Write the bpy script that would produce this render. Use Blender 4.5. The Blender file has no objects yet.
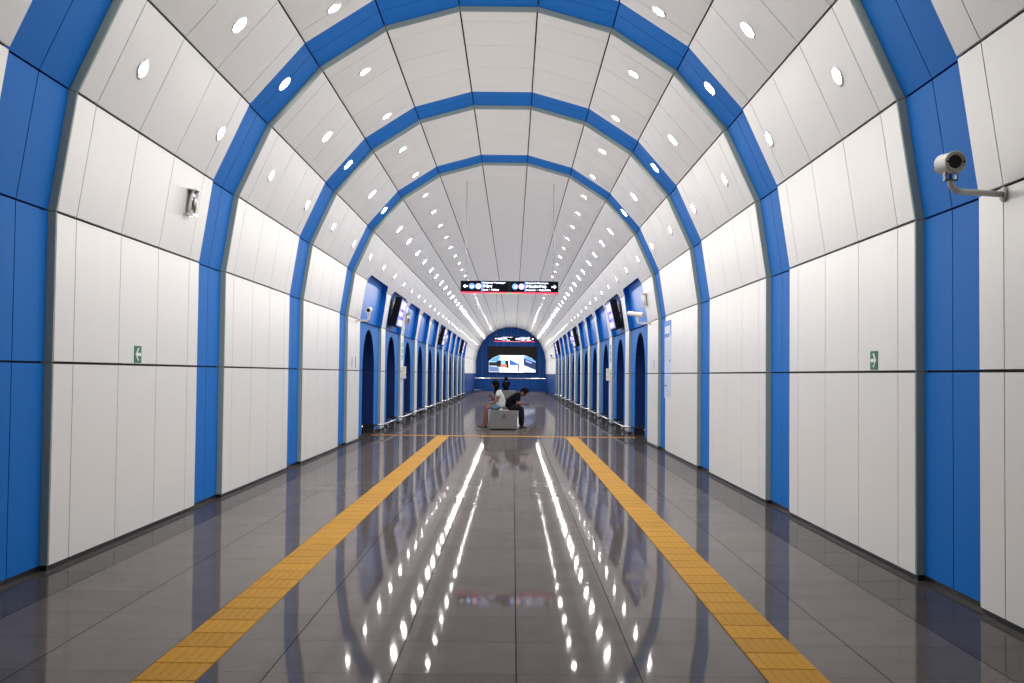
import bpy, bmesh, math, random
from mathutils import Vector, Matrix
random.seed(7)
PI = math.pi
C = bpy.context.scene.collection
scene = bpy.context.scene

# ------------------------------------------------------------------ materials
def mat(name, col, rough=.5, metal=0., spec=.5, coat=0., noise=0., nscale=8., bump=0., bscale=200., emit=None, estr=0.):
    m = bpy.data.materials.new(name); m.use_nodes = True
    nt = m.node_tree; b = nt.nodes['Principled BSDF']
    b.inputs['Base Color'].default_value = (*col, 1)
    b.inputs['Roughness'].default_value = rough
    b.inputs['Metallic'].default_value = metal
    b.inputs['Specular IOR Level'].default_value = spec
    b.inputs['Coat Weight'].default_value = coat
    b.inputs['Coat Roughness'].default_value = .06
    if emit:
        b.inputs['Emission Color'].default_value = (*emit, 1); b.inputs['Emission Strength'].default_value = estr
    if noise or bump:
        tc = nt.nodes.new('ShaderNodeTexCoord')
    if noise:
        n = nt.nodes.new('ShaderNodeTexNoise'); n.inputs['Scale'].default_value = nscale; n.inputs['Detail'].default_value = 4
        r = nt.nodes.new('ShaderNodeMapRange'); r.inputs['To Min'].default_value = 1-noise; r.inputs['To Max'].default_value = 1+noise
        mx = nt.nodes.new('ShaderNodeVectorMath'); mx.operation = 'SCALE'; mx.inputs[0].default_value = col
        nt.links.new(tc.outputs['Object'], n.inputs['Vector']); nt.links.new(n.outputs['Fac'], r.inputs['Value'])
        nt.links.new(r.outputs['Result'], mx.inputs['Scale']); nt.links.new(mx.outputs['Vector'], b.inputs['Base Color'])
    if bump:
        n2 = nt.nodes.new('ShaderNodeTexNoise'); n2.inputs['Scale'].default_value = bscale
        bp = nt.nodes.new('ShaderNodeBump'); bp.inputs['Strength'].default_value = bump; bp.inputs['Distance'].default_value = .01
        nt.links.new(tc.outputs['Object'], n2.inputs['Vector']); nt.links.new(n2.outputs['Fac'], bp.inputs['Height'])
        nt.links.new(bp.outputs['Normal'], b.inputs['Normal'])
    return m

M = {}
M['white'] = mat('white_enamel_panel', (.80, .795, .775), .33, spec=.4, noise=.025, nscale=.9)
M['blue'] = mat('blue_enamel_panel', (.007, .150, .53), .55, spec=.12, noise=.03, nscale=1.2)
M['shadeblue'] = mat('shaded_blue_panel', (.004, .024, .135), .5, spec=.3, noise=.05, nscale=2)  # darkened blue: the shade inside the arch passages put into the colour
M['niche'] = mat('lit_blue_recess_panel', (.015, .19, .72), .3, spec=.35)  # same blue as the jambs, brightened to carry the light on the recess back
M['edge'] = mat('grey_green_panel_edge', (.34, .40, .35), .5, spec=.3, noise=.03)
M['joint'] = mat('dark_joint', (.02, .02, .022), .8)
M['skirt'] = mat('black_stone_skirting', (.018, .018, .02), .3, noise=.2, nscale=30)
M['steel'] = mat('brushed_steel', (.72, .72, .72), .18, metal=1, bump=.02, bscale=300)
M['darksteel'] = mat('dark_steel', (.12, .12, .13), .35, metal=1, bump=.02)
M['chrome'] = mat('chrome', (.8, .78, .77), .12, metal=1, noise=.02)
M['ring'] = mat('lamp_ring_grey', (.62, .62, .64), .3, metal=.3, noise=.02)
M['lens'] = mat('lamp_lens', (.9, .9, .9), .3, emit=(1, .955, .90), estr=560)
M['lens_big'] = mat('lamp_lens_bright', (.9, .9, .9), .3, emit=(1, .955, .90), estr=400)
M['camgrey'] = mat('camera_housing_grey', (.50, .49, .47), .4, noise=.03)
M['camdark'] = mat('camera_lens_dark', (.003, .003, .004), .12, spec=.3, noise=.02)
M['camwhite'] = mat('camera_white', (.75, .73, .70), .35, noise=.02)
M['green'] = mat('exit_green', (.005, .16, .09), .4, noise=.03)
M['glow'] = mat('sign_white', (.85, .88, .84), .4, noise=.02)
M['signblack'] = mat('sign_black', (.003, .003, .008), .5, spec=.08, noise=.02)
M['black'] = mat('black_plastic', (.008, .008, .010), .5, spec=.15, noise=.02)
M['s_white'] = mat('sign_lit_white', (.8, .85, 1), .5, emit=(.75, .85, 1), estr=2.2)
M['s_blue'] = mat('sign_lit_blue', (.1, .3, .9), .5, emit=(.10, .32, 1), estr=1.3)
M['s_pink'] = mat('sign_lit_pink', (.9, .5, .6), .5, emit=(1, .55, .65), estr=1.5)
M['s_red'] = mat('sign_lit_red', (.8, .05, .1), .5, emit=(.85, .05, .12), estr=1.0)
M['s_reflect'] = mat('sign_green_reflection', (.1, .6, .3), .5, emit=(.1, .6, .3), estr=.8)
M['bench'] = mat('pale_grey_bench_laminate', (.17, .163, .158), .5, noise=.05, nscale=6)
M['bmark'] = mat('bench_mark_grey', (.03, .028, .03), .6, noise=.02)
M['skin'] = mat('skin', (.21, .10, .07), .6, spec=.3, noise=.06, nscale=20)
M['hair'] = mat('dark_hair', (.005, .003, .003), .8, spec=.06, bump=.3, bscale=90)
M['tee'] = mat('white_cotton', (.52, .56, .54), .9, bump=.2, bscale=60)
M['denim'] = mat('blue_denim', (.10, .19, .27), .85, noise=.2, nscale=40)
M['blackcloth'] = mat('black_cloth', (.004, .004, .006), .9, spec=.1, bump=.2, bscale=60)
M['trousers'] = mat('dark_grey_trousers', (.012, .012, .016), .9, spec=.1, noise=.2, nscale=30)
M['shoe'] = mat('dark_shoe', (.02, .02, .022), .6, noise=.1)
M['sole'] = mat('pale_sole', (.5, .5, .5), .6, noise=.05)
M['phone'] = mat('phone_black', (.01, .01, .012), .2, noise=.02)
M['poster'] = mat('poster_pale_blue', (.62, .68, .82), .4, noise=.03)
M['pblue'] = mat('poster_blue', (.03, .17, .60), .4, noise=.03)
M['pgrey'] = mat('poster_print_grey', (.44, .49, .62), .5, noise=.03)
M['red'] = mat('sticker_red', (.5, .02, .02), .5, noise=.02)
M['glass'] = mat('balustrade_glass', (.55, .68, .75), .05)
M['glass'].node_tree.nodes['Principled BSDF'].inputs['Transmission Weight'].default_value = 1.0
M['glass'].node_tree.nodes['Principled BSDF'].inputs['IOR'].default_value = 1.1

GX, GZ, TS = .2417, .255, .6          # floor tile grid
def floor_material():
    m = bpy.data.materials.new('polished_granite_tiles'); m.use_nodes = True
    nt = m.node_tree; N = nt.nodes; L = nt.links; b = N['Principled BSDF']
    g = N.new('ShaderNodeNewGeometry'); sp = N.new('ShaderNodeSeparateXYZ'); L.new(g.outputs['Position'], sp.inputs[0])
    def mth(op, a, bb=None, c=None):
        n = N.new('ShaderNodeMath'); n.operation = op
        for i, v in enumerate((a, bb, c)):
            if v is None: continue
            if isinstance(v, (int, float)): n.inputs[i].default_value = v
            else: L.new(v, n.inputs[i])
        return n.outputs[0]
    u = mth('DIVIDE', mth('SUBTRACT', sp.outputs['X'], GX), TS)
    v = mth('DIVIDE', mth('SUBTRACT', sp.outputs['Y'], GZ), TS)
    fu, fv = mth('FLOOR', u), mth('FLOOR', v)
    du = mth('ABSOLUTE', mth('SUBTRACT', mth('FRACT', mth('ADD', u, .5)), .5))
    dv = mth('ABSOLUTE', mth('SUBTRACT', mth('FRACT', mth('ADD', v, .5)), .5))
    lu = mth('MULTIPLY', mth('LESS_THAN', du, .0055), .72)
    lv = mth('MULTIPLY', mth('LESS_THAN', dv, .0050), .42)
    line = mth('MAXIMUM', lu, lv)
    cb = N.new('ShaderNodeCombineXYZ'); L.new(fu, cb.inputs[0]); L.new(fv, cb.inputs[1])
    wn = N.new('ShaderNodeTexWhiteNoise'); wn.noise_dimensions = '2D'; L.new(cb.outputs[0], wn.inputs['Vector'])
    n1 = N.new('ShaderNodeTexNoise'); n1.inputs['Scale'].default_value = 95; n1.inputs['Detail'].default_value = 3; L.new(g.outputs['Position'], n1.inputs['Vector'])
    n2 = N.new('ShaderNodeTexNoise'); n2.inputs['Scale'].default_value = 3.5; n2.inputs['Detail'].default_value = 5; L.new(g.outputs['Position'], n2.inputs['Vector'])
    val = mth('ADD', mth('MULTIPLY', wn.outputs['Value'], .14), mth('ADD', mth('MULTIPLY', n1.outputs['Fac'], .55), mth('MULTIPLY', n2.outputs['Fac'], .30)))
    val = mth('ADD', val, .50)
    # dark border slabs beside both walls
    bord = mth('MAXIMUM', mth('GREATER_THAN', sp.outputs['X'], GX+4*TS), mth('LESS_THAN', sp.outputs['X'], GX-5*TS))
    val = mth('MULTIPLY', val, mth('SUBTRACT', 1, mth('MULTIPLY', bord, .45)))
    val = mth('MULTIPLY', val, mth('SUBTRACT', 1, line))
    sc = N.new('ShaderNodeVectorMath'); sc.operation = 'SCALE'; sc.inputs[0].default_value = (.100, .087, .084)
    L.new(val, sc.inputs['Scale']); L.new(sc.outputs['Vector'], b.inputs['Base Color'])
    b.inputs['Specular IOR Level'].default_value = .0
    L.new(mth('MULTIPLY', .40, mth('SUBTRACT', 1, mth('GREATER_THAN', line, .1))), b.inputs['Coat Weight'])
    b.inputs['Coat IOR'].default_value = 1.45
    rr = mth('ADD', mth('MULTIPLY', n2.outputs['Fac'], .05), mth('ADD', .016, mth('MULTIPLY', line, .2)))
    L.new(rr, b.inputs['Coat Roughness']); b.inputs['Roughness'].default_value = .6
    n3 = N.new('ShaderNodeTexNoise'); n3.inputs['Scale'].default_value = 11; L.new(g.outputs['Position'], n3.inputs['Vector'])
    bp = N.new('ShaderNodeBump'); bp.inputs['Strength'].default_value = .0; bp.inputs['Distance'].default_value = .02
    return m
M['floor'] = floor_material()

def tactile_material(axis):
    m = bpy.data.materials.new('yellow_tactile_tile'); m.use_nodes = True
    nt = m.node_tree; N = nt.nodes; L = nt.links; b = N['Principled BSDF']
    g = N.new('ShaderNodeNewGeometry'); sp = N.new('ShaderNodeSeparateXYZ'); L.new(g.outputs['Position'], sp.inputs[0])
    def mth(op, a, bb=None):
        n = N.new('ShaderNodeMath'); n.operation = op
        for i, v in enumerate((a, bb)):
            if v is None: continue
            if isinstance(v, (int, float)): n.inputs[i].default_value = v
            else: L.new(v, n.inputs[i])
        return n.outputs[0]
    o, ph = (sp.outputs['Y'], .0880) if axis == 'Y' else (sp.outputs['X'], GX)
    v = mth('DIVIDE', mth('SUBTRACT', o, ph), .3)
    wn = N.new('ShaderNodeTexWhiteNoise'); wn.noise_dimensions = '1D'; L.new(mth('FLOOR', v), wn.inputs['W'])
    n1 = N.new('ShaderNodeTexNoise'); n1.inputs['Scale'].default_value = 40; n1.inputs['Detail'].default_value = 4; L.new(g.outputs['Position'], n1.inputs['Vector'])
    val = mth('ADD', .72, mth('ADD', mth('MULTIPLY', wn.outputs['Value'], .16), mth('MULTIPLY', n1.outputs['Fac'], .35)))
    sc = N.new('ShaderNodeVectorMath'); sc.operation = 'SCALE'; sc.inputs[0].default_value = (.43, .212, .006)
    L.new(val, sc.inputs['Scale']); L.new(sc.outputs['Vector'], b.inputs['Base Color']); b.inputs['Roughness'].default_value = .6; b.inputs['Specular IOR Level'].default_value = .1
    return m
M['yellow'] = tactile_material('Y'); M['yellowx'] = tactile_material('X')

# ------------------------------------------------------------------ mesh helpers
def link(name, me, mats, parent=None, smooth=False):
    o = bpy.data.objects.new(name, me)
    for m in (mats if isinstance(mats, (list, tuple)) else [mats]): me.materials.append(m)
    if smooth:
        for p in me.polygons: p.use_smooth = True
    C.objects.link(o)
    if parent: o.parent = parent
    return o
def obj(name, bm, mats, parent=None, smooth=False, fix=True):
    if fix: bmesh.ops.recalc_face_normals(bm, faces=bm.faces)
    me = bpy.data.meshes.new(name); bm.to_mesh(me); bm.free()
    return link(name, me, mats, parent, smooth)
def tag(o, label, cat, group=None):
    o['label'] = label; o['category'] = cat
    if group: o['group'] = group
    return o
def thing(name, label, cat, loc=(0, 0, 0), group=None, rot=None):
    o = bpy.data.objects.new(name, None); o.empty_display_size = .1; C.objects.link(o); o.location = loc
    if rot is not None: o.rotation_euler = rot
    return tag(o, label, cat, group)
def struct(o):
    o['kind'] = 'structure'; return o
def hexa(bm, P8, mi=0):
    vs = [bm.verts.new(p) for p in P8]
    for f in ((0, 1, 2, 3), (7, 6, 5, 4), (0, 4, 5, 1), (1, 5, 6, 2), (2, 6, 7, 3), (3, 7, 4, 0)):
        bm.faces.new([vs[i] for i in f]).material_index = mi
def box(bm, x0, x1, y0, y1, z0, z1, mi=0):
    hexa(bm, [(x0, y0, z0), (x1, y0, z0), (x1, y1, z0), (x0, y1, z0), (x0, y0, z1), (x1, y0, z1), (x1, y1, z1), (x0, y1, z1)], mi)
def rbox(bm, x0, x1, y0, y1, z0, z1, r=.01, seg=2):
    t = bmesh.new(); box(t, x0, x1, y0, y1, z0, z1); bmesh.ops.recalc_face_normals(t, faces=t.faces)
    bmesh.ops.bevel(t, geom=t.edges[:], offset=r, segments=seg, affect='EDGES', profile=.6)
    me = bpy.data.meshes.new('t'); t.to_mesh(me); t.free(); bm.from_mesh(me); bpy.data.meshes.remove(me)
def lathe(bm, prof, M4=None, n=24, mi=0):
    rings = []
    for r, z in prof:
        if r < 1e-6: rings.append([bm.verts.new((0, 0, z))])
        else: rings.append([bm.verts.new((r*math.cos(2*PI*i/n), r*math.sin(2*PI*i/n), z)) for i in range(n)])
    for a, b in zip(rings, rings[1:]):
        for i in range(n):
            j = (i+1) % n
            if len(a) == 1 and len(b) == 1: continue
            if len(a) == 1: f = [a[0], b[i], b[j]]
            elif len(b) == 1: f = [a[i], a[j], b[0]]
            else: f = [a[i], a[j], b[j], b[i]]
            bm.faces.new(f).material_index = mi
    if M4 is not None:
        for rr in rings:
            for v in rr: v.co = M4 @ v.co
def tube(bm, pts, r, n=10, caps=True):
    pts = [Vector(p) for p in pts]; rings = []
    up = None
    for i, p in enumerate(pts):
        if i == 0: t = pts[1]-p
        elif i == len(pts)-1: t = p-pts[i-1]
        else: t = (pts[i+1]-p).normalized()+(p-pts[i-1]).normalized()
        t.normalize()
        if up is None: up = Vector((0, 0, 1)) if abs(t.z) < .9 else Vector((1, 0, 0))
        s = t.cross(up).normalized(); up = s.cross(t).normalized()
        rr = r[i] if isinstance(r, (list, tuple)) else r
        rings.append([bm.verts.new(p+(s*math.cos(2*PI*k/n)+up*math.sin(2*PI*k/n))*rr) for k in range(n)])
    for a, b in zip(rings, rings[1:]):
        for k in range(n): bm.faces.new([a[k], a[(k+1) % n], b[(k+1) % n], b[k]])
    if caps: bm.faces.new(rings[0]); bm.faces.new(rings[-1][::-1])
def arc(c, r, a0, a1, ax, ay, n=6):
    c = Vector(c); ax = Vector(ax); ay = Vector(ay)
    return [c+ax*(r*math.cos(a0+(a1-a0)*i/n))+ay*(r*math.sin(a0+(a1-a0)*i/n)) for i in range(n+1)]

# ------------------------------------------------------------------ the vault: cross-section, X across, second value is height, Y runs down the hall
R_ = [(3.19, 0), (3.19, 1.505), (3.19, 2.611), (3.055, 3.500), (2.674, 4.335), (2.083, 5.012), (1.328, 5.502), (.459, 5.745)]
PROF = R_ + [(-x, y) for x, y in R_[::-1]]          # from right base over the crown to left base: 15 facets
NF = len(PROF)-1
def offset_poly(d):
    out = []
    for i, p in enumerate(PROF):
        p = Vector(p); ns = []
        for a, b in ((i-1, i), (i, i+1)):
            if a < 0 or b > NF: continue
            e = (Vector(PROF[b])-Vector(PROF[a])).normalized(); ns.append(Vector((-e.y, e.x)))   # inward normal
        if len(ns) == 1: out.append(p+ns[0]*d)
        else:
            m = (ns[0]+ns[1]).normalized(); out.append(p+m*(d/m.dot(ns[0])))
    return out
_oc = {}
def OP(d):
    k = round(d, 4)
    if k not in _oc: _oc[k] = offset_poly(d)
    return _oc[k]
def panel(bm, k, z0, z1, off, th=.04, g=.020, gz=.0115, mi=0, s0=0., s1=1.):
    "one enamel panel on facet k between depths z0 and z1, its face standing `off` proud of the wall line"
    f = OP(off); b = OP(off-th)
    def pt(poly, s, z, gg):
        A, B = poly[k], poly[k+1]; L = (B-A).length
        ga = gg/2 if s0 == 0 else 0; gb = gg/2 if s1 == 1 else 0
        a = A.lerp(B, s0)+(B-A)/L*ga; c = A.lerp(B, s1)-(B-A)/L*gb
        q = a if s == 0 else c
        return (q.x, z, max(q.y, .04) if k in (0, NF-1) else q.y)
    za, zb = z0+gz/2, z1-gz/2
    hexa(bm, [pt(f, 0, za, g), pt(f, 1, za, g), pt(f, 1, zb, g), pt(f, 0, zb, g), pt(b, 0, za, g), pt(b, 1, za, g), pt(b, 1, zb, g), pt(b, 0, zb, g)], mi)
def sheet(bm, k, z0, z1, off, mi=0, lo=None):
    f = OP(off); A, B = f[k], f[k+1]
    vs = [bm.verts.new(p) for p in ((A.x, z0, A.y), (B.x, z0, B.y), (B.x, z1, B.y), (A.x, z1, A.y))]
    bm.faces.new(vs).material_index = mi

PER = 4.45; ZR = [7.5+PER*i for i in range(-3, 4)]      # far edges of the blue bands: -5.85 ... 20.85
ZEND = 93.0
WOFF = .06
wallR, wallL, ceil = bmesh.new(), bmesh.new(), bmesh.new()
def host(k): return wallR if k <= 2 else (wallL if k >= NF-3 else ceil)
# near bays with blue bands
for zi in ZR[:-1]:
    cuts = [zi+.014, zi+.35, zi+1.25, zi+2.18, zi+3.10, zi+3.43]
    for k in range(NF):
        for a, b in zip(cuts, cuts[1:]): panel(host(k), k, a, b, WOFF)
        sheet(host(k), k, zi+.013, zi+3.43, .03, 1)
bands = []
for i, zi in enumerate(ZR):
    bm = bmesh.new(); a = zi-1.02
    for k in range(NF):
        panel(bm, k, a, zi-.49, 0, g=.016, mi=0); panel(bm, k, zi-.49, zi, 0, g=.016, mi=0)
        sheet(bm, k, a-.02, zi+.02, -.03, 1)
        # grey-green edge facing down the hall where the white lining steps in
        panel(bm, k, zi-.0005, zi+.0125, WOFF-.002, th=.09, g=.006, gz=0, mi=2)
    bands.append(struct(obj('trim_%d' % (i+1), bm, [M['blue'], M['joint'], M['edge']])))
# far vault: narrower repeat, no bands
zf = [ZR[-1]+.014, ZR[-1]+.35]
NP0, NPL, NPER, NN = 22.47, 3.66, 4.49, 11               # niches: first near edge, length, period, number
niches = [(NP0+NPER*i, NP0+NPER*i+NPL) for i in range(NN)]
zc = ZR[-1]+.35
while zc < ZEND-.3: zc += .95; zf.append(min(zc, ZEND))
T3 = .165                                                # how far up facet 3 the niche heads reach
for k in range(3, NF-3):
    for a, b in zip(zf, zf[1:]):
        if k == 3: panel(ceil, k, a, b, WOFF, s0=T3)
        elif k == NF-4: panel(ceil, k, a, b, WOFF, s1=1-T3)
        else: panel(ceil, k, a, b, WOFF)
    sheet(ceil, k, ZR[-1]+.013, ZEND, .03 if k not in (3, NF-4) else -.2, 1)
def span_cuts(a, b, w=.95):
    n = max(1, round((b-a)/w)); return [a+(b-a)*i/n for i in range(n+1)]
solid = [(ZR[-1]+.014, NP0)] + [(niches[i][1]+.0125, niches[i+1][0]) for i in range(NN-1)] + [(niches[-1][1]+.0125, ZEND)]
for k in (0, 1, 2, 3, NF-4, NF-3, NF-2, NF-1):
    for si, (a, b) in enumerate(solid):
        cuts = [a, a+.34, a+1.0, b] if si == 0 else ([a, b] if si < NN else span_cuts(a, b))
        for u, v in zip(cuts, cuts[1:]):
            low = k in (0, NF-1) and si == NN
            if k in (3, NF-4):
                if k == 3: panel(wallR, k, u, v, WOFF, s1=T3, g=.014)
                else: panel(wallL, k, u, v, WOFF, s0=1-T3, g=.014)
            else: panel(host(k), k, u, v, WOFF, mi=3 if low else 0)
        if k not in (3, NF-4): sheet(host(k), k, a, b, .03, 1)
        if si > 0: panel(host(k), k, a-.0125, a, WOFF-.002, th=.09, g=.006, gz=0, mi=2, **({} if k not in (3, NF-4) else ({'s1': T3} if k == 3 else {'s0': 1-T3})))
M['farblue'] = mat('deep_blue_panel', (.006, .055, .24), .5, spec=.15, noise=.03)
WM = [M['white'], M['joint'], M['edge'], M['farblue']]
struct(obj('wall_right', wallR, WM)); struct(obj('wall_left', wallL, WM)); struct(obj('ceiling', ceil, [M['white'], M['joint']]))

# niches: blue frame with an arched passage below, a blue recess above
AH = .97; DEPTH = 1.35
def surf(sg, t, off):
    "t = height-like parameter: 0 at the upper seam, 1 at the next seam, then on to 1+T3"
    f = OP(off); 
    A, B, D = f[2], f[3], f[4]
    q = A.lerp(B, t) if t <= 1 else B.lerp(D, t-1)
    return (sg*q.x, q.y)
for sg in (1, -1):
    fr, ps, up = bmesh.new(), bmesh.new(), bmesh.new()
    for a, b in niches:
        c = (a+b)/2; X0 = 3.19; zs, ze = c-AH, c+AH; SP = 1.50; TOP = 2.596; n = 20
        def q(bm, pts, mi=0): bm.faces.new([bm.verts.new((sg*p[0], p[1], p[2])) for p in pts]).material_index = mi
        for z0, z1 in ((a, zs), (ze, b)):
            q(fr, [(X0, z0, .06), (X0, z1, .06), (X0, z1, 1.497), (X0, z0, 1.497)])
            q(fr, [(X0, z0, 1.512), (X0, z1, 1.512), (X0, z1, TOP), (X0, z0, TOP)])
            q(fr, [(X0+.02, z0, 1.49), (X0+.02, z1, 1.49), (X0+.02, z1, 1.52), (X0+.02, z0, 1.52)], 1)
        cv = [(c-AH*math.cos(PI*i/n), SP+AH*math.sin(PI*i/n)) for i in range(n+1)]
        for (za, ya), (zb, yb) in zip(cv, cv[1:]):
            q(fr, [(X0, za, ya), (X0, zb, yb), (X0, zb, TOP), (X0, za, TOP)])
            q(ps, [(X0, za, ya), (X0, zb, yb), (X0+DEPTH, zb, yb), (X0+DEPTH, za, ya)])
            q(ps, [(X0+DEPTH, za, ya), (X0+DEPTH, zb, yb), (X0+DEPTH, zb, SP), (X0+DEPTH, za, SP)] if i else [])if False else None
        for z0 in (zs, ze):
            for u, v in ((0, .45), (.455, .90), (.905, DEPTH)):
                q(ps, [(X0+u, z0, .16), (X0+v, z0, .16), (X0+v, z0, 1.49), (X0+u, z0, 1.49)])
            q(ps, [(X0, z0, 1.49), (X0+DEPTH, z0, 1.49), (X0+DEPTH, z0, 1.51), (X0, z0, 1.51)], 1)
            q(ps, [(X0, z0, 0), (X0+DEPTH, z0, 0), (X0+DEPTH, z0, .16), (X0, z0, .16)], 1)
            for u in (.4525, .9025): q(ps, [(X0+u-.003, z0, .16), (X0+u+.003, z0, .16), (X0+u+.003, z0, 1.49), (X0+u-.003, z0, 1.49)], 1)
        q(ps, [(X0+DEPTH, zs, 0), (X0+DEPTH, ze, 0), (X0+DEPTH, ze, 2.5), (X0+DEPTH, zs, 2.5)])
        q(fr, [(X0+.01, a, 0), (X0+.01, zs, 0), (X0+.01, zs, .06), (X0+.01, a, .06)], 1); q(fr, [(X0+.01, ze, 0), (X0+.01, b, 0), (X0+.01, b, .06), (X0+.01, ze, .06)], 1)
        # ends of the frame closing to the white pilasters
        q(fr, [(X0-.06, a-.003, 0), (X0+.03, a-.003, 0), (X0+.03, a-.003, 2.6), (X0-.06, a-.003, 2.6)], 2)
        # upper recess
        r = .42; Ttop = 1+T3; 
        facH = .9; H = facH+ .92*T3
        def tl(h): return h/facH if h <= facH else 1+(h-facH)/.92
        bound = [(a, 0.0)]
        hs = [0, .2, H-r]
        for j in range(9): bound.append(None)
        left = [(a, 0), (a, H-r)]+[(a+r-r*math.cos(PI/2*j/8), H-r+r*math.sin(PI/2*j/8)) for j in range(1, 9)]
        if facH not in [p[1] for p in left]:
            # make the outline bend exactly on the seam
            out = []
            for p0, p1 in zip(left, left[1:]):
                out.append(p0)
                if p0[1] < facH < p1[1]:
                    w = (facH-p0[1])/(p1[1]-p0[1]); out.append((p0[0]+(p1[0]-p0[0])*w, facH))
            left = out+[left[-1]]
        right = [(a+b-z-.004, h) for z, h in left]
        outline = left+right[::-1]
        def fp(z, h, off=WOFF): x, y = surf(1, tl(h), off); return (x, z, y)
        BX = 3.27
        for p0, p1 in zip(outline, outline[1:]):
            A, B = fp(*p0), fp(*p1)
            q(up, [A, B, fp(*p1, -.07), fp(*p0, -.07)])
        
        for (l0, l1, r0, r1) in zip(left, left[1:], right, right[1:]):
            q(up, [fp(*l0, -.07), fp(*l1, -.07), fp(*r1, -.07), fp(*r0, -.07)], 1)
        q(up, [(3.14, a, 2.598), (3.14, b, 2.598), (3.30, b, 2.598), (3.30, a, 2.598)], 2)
        for side in (left, right):
            zc_ = a if side is left else b
            for p0, p1 in zip(side, side[1:]):
                if p1[0] == p0[0] == zc_: continue
                q(up, [fp(zc_, p0[1]), fp(*p0), fp(*p1), fp(zc_, p1[1])], 3)
        # head between the curve tops is open; lining above it starts on the vault
    nm = 'right' if sg > 0 else 'left'
    struct(obj('wall_%s_arch_frames' % nm, fr, [M['blue'], M['joint'], M['edge']], fix=False))
    struct(obj('wall_%s_arch_passages' % nm, ps, [M['shadeblue'], M['joint']], fix=False))
    struct(obj('wall_%s_upper_recesses' % nm, up, [M['blue'], M['niche'], M['joint'], M['white']], fix=False))
    # skirting
    bm = bmesh.new(); X = 3.165
    for z in ZR[:-1]: box(bm, *(sorted((sg*3.14, sg*3.19))), z, z+3.43, 0, .042); box(bm, *(sorted((sg*3.20, sg*3.24))), z+3.43, z+PER, 0, .042)
    for a, b in solid: box(bm, *(sorted((sg*3.14, sg*3.22))), a, b, 0, .042)
    struct(obj('baseboard_%s' % nm, bm, M['skirt']))

# floor
bm = bmesh.new(); box(bm, -4.8, 4.8, -6, ZEND+.2, -.1, 0); struct(obj('floor', bm, M['floor']))
# end wall: blue vertical panels filling the vault outline
bm = bmesh.new()
f = OP(.03); xs = [-3.2+.64*i for i in range(11)]
def roof(x):
    for A, B in zip(f, f[1:]):
        if min(A.x, B.x) <= x <= max(A.x, B.x) and abs(A.x-B.x) > 1e-6: return A.y+(B.y-A.y)*(x-A.x)/(B.x-A.x)
    return 2.6
for a, b in zip(xs, xs[1:]):
    aa, bb = max(a+.012, -3.155), min(b-.012, 3.155); m = [aa]+[v.x for v in reversed(f) if aa < v.x < bb]+[bb]
    for lo, hi in ((0.0, 1.505), (1.525, None)):
        t = [(x, roof(x) if hi is None else hi) for x in m]
        fv = [bm.verts.new((x, ZEND, z)) for x, z in [(aa, lo), (bb, lo)]+t[::-1]]
        bv = [bm.verts.new((v.co.x, ZEND+.05, v.co.z)) for v in fv]
        bm.faces.new(fv)
        for i in range(len(fv)): bm.faces.new([fv[i], fv[(i+1) % len(fv)], bv[(i+1) % len(fv)], bv[i]])
vs = [bm.verts.new((p[0], ZEND+.04, p[1])) for p in PROF]; fc = bm.faces.new(vs); fc.material_index = 1
M['seamlight'] = mat('pale_joint', (.10, .17, .36), .4, noise=.02)
struct(obj('wall_far', bm, [M['farblue'], M['seamlight']]))

# ------------------------------------------------------------------ tactile paving
def strip(name, x0, x1, y0, y1, axis, label, material):
    bm = bmesh.new(); T = .3; h = .002
    if axis == 'Y':
        k0 = math.ceil((y0-.0880)/T)
        ys = [y0]+[.0880+T*k for k in range(k0, 400) if y0 < .0880+T*k < y1]+[y1]
        for a, b in zip(ys, ys[1:]):
            box(bm, x0+.002, x1-.002, a+.0035, b-.0035, 0, h)
            for i in range(6):
                xc = x0+(i+.5)*(x1-x0)/6; box(bm, xc-.0175, xc+.0175, a+.008, b-.008, h, h+.0018)
    else:
        n = int(round((x1-x0)/T))
        for i in range(n):
            a = x0+(x1-x0)*i/n; b = a+(x1-x0)/n; box(bm, a+.0035, b-.0035, y0, y1, 0, h)
            for j in range(6):
                yc = y0+(j+.5)*(y1-y0)/6; box(bm, a+.014, b-.014, yc-.0175, yc+.0175, h, h+.0018)
    return tag(obj(name, bm, material), label, 'tactile paving')
strip('tactile_paving', -1.558, -1.258, 1.5, 24.2, 'Y', 'yellow tactile paving strip running down the left side of the floor', M['yellow'])
strip('tactile_paving', 1.4417, 1.7417, 1.5, 24.2, 'Y', 'yellow tactile paving strip running down the right side of the floor', M['yellow'])
strip('tactile_paving', -3.1, 3.1, 24.2, 24.5, 'X', 'yellow tactile paving strip crossing the hall in front of the bench', M['yellowx'])

# ------------------------------------------------------------------ downlights
def facet_frame(k, off):
    f = OP(off); A, B = f[k], f[k+1]; e = (B-A).normalized(); n = Vector((-e.y, e.x)); c = (A+B)/2
    return c, n
def make_downlight(big):
    t = thing('ceiling_downlight', '', 'ceiling light')
    bm = bmesh.new()   # local z = outward from the panel into the hall
    lathe(bm, [(.066, -.03), (.066, .000), (.070, .010), (.086, .010), (.094, .004), (.095, -.002)], n=24)
    obj('rim', bm, M['ring'], t, True)
    bm = bmesh.new(); lathe(bm, [(.0, .011), (.045, .0105), (.082, .0102)] if big else [(.0, .002), (.030, .0015), (.047, .000)], n=14)
    o = obj('lens', bm, M['lens_big' if big else 'lens'], t)
    if not big:
        bm = bmesh.new(); lathe(bm, [(.0665, -.002), (.046, -.004)], n=24); obj('reflector', bm, M['chrome'], t, True)
    return t
proto = {True: make_downlight(True), False: make_downlight(False)}; first = {True: True, False: True}
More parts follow.
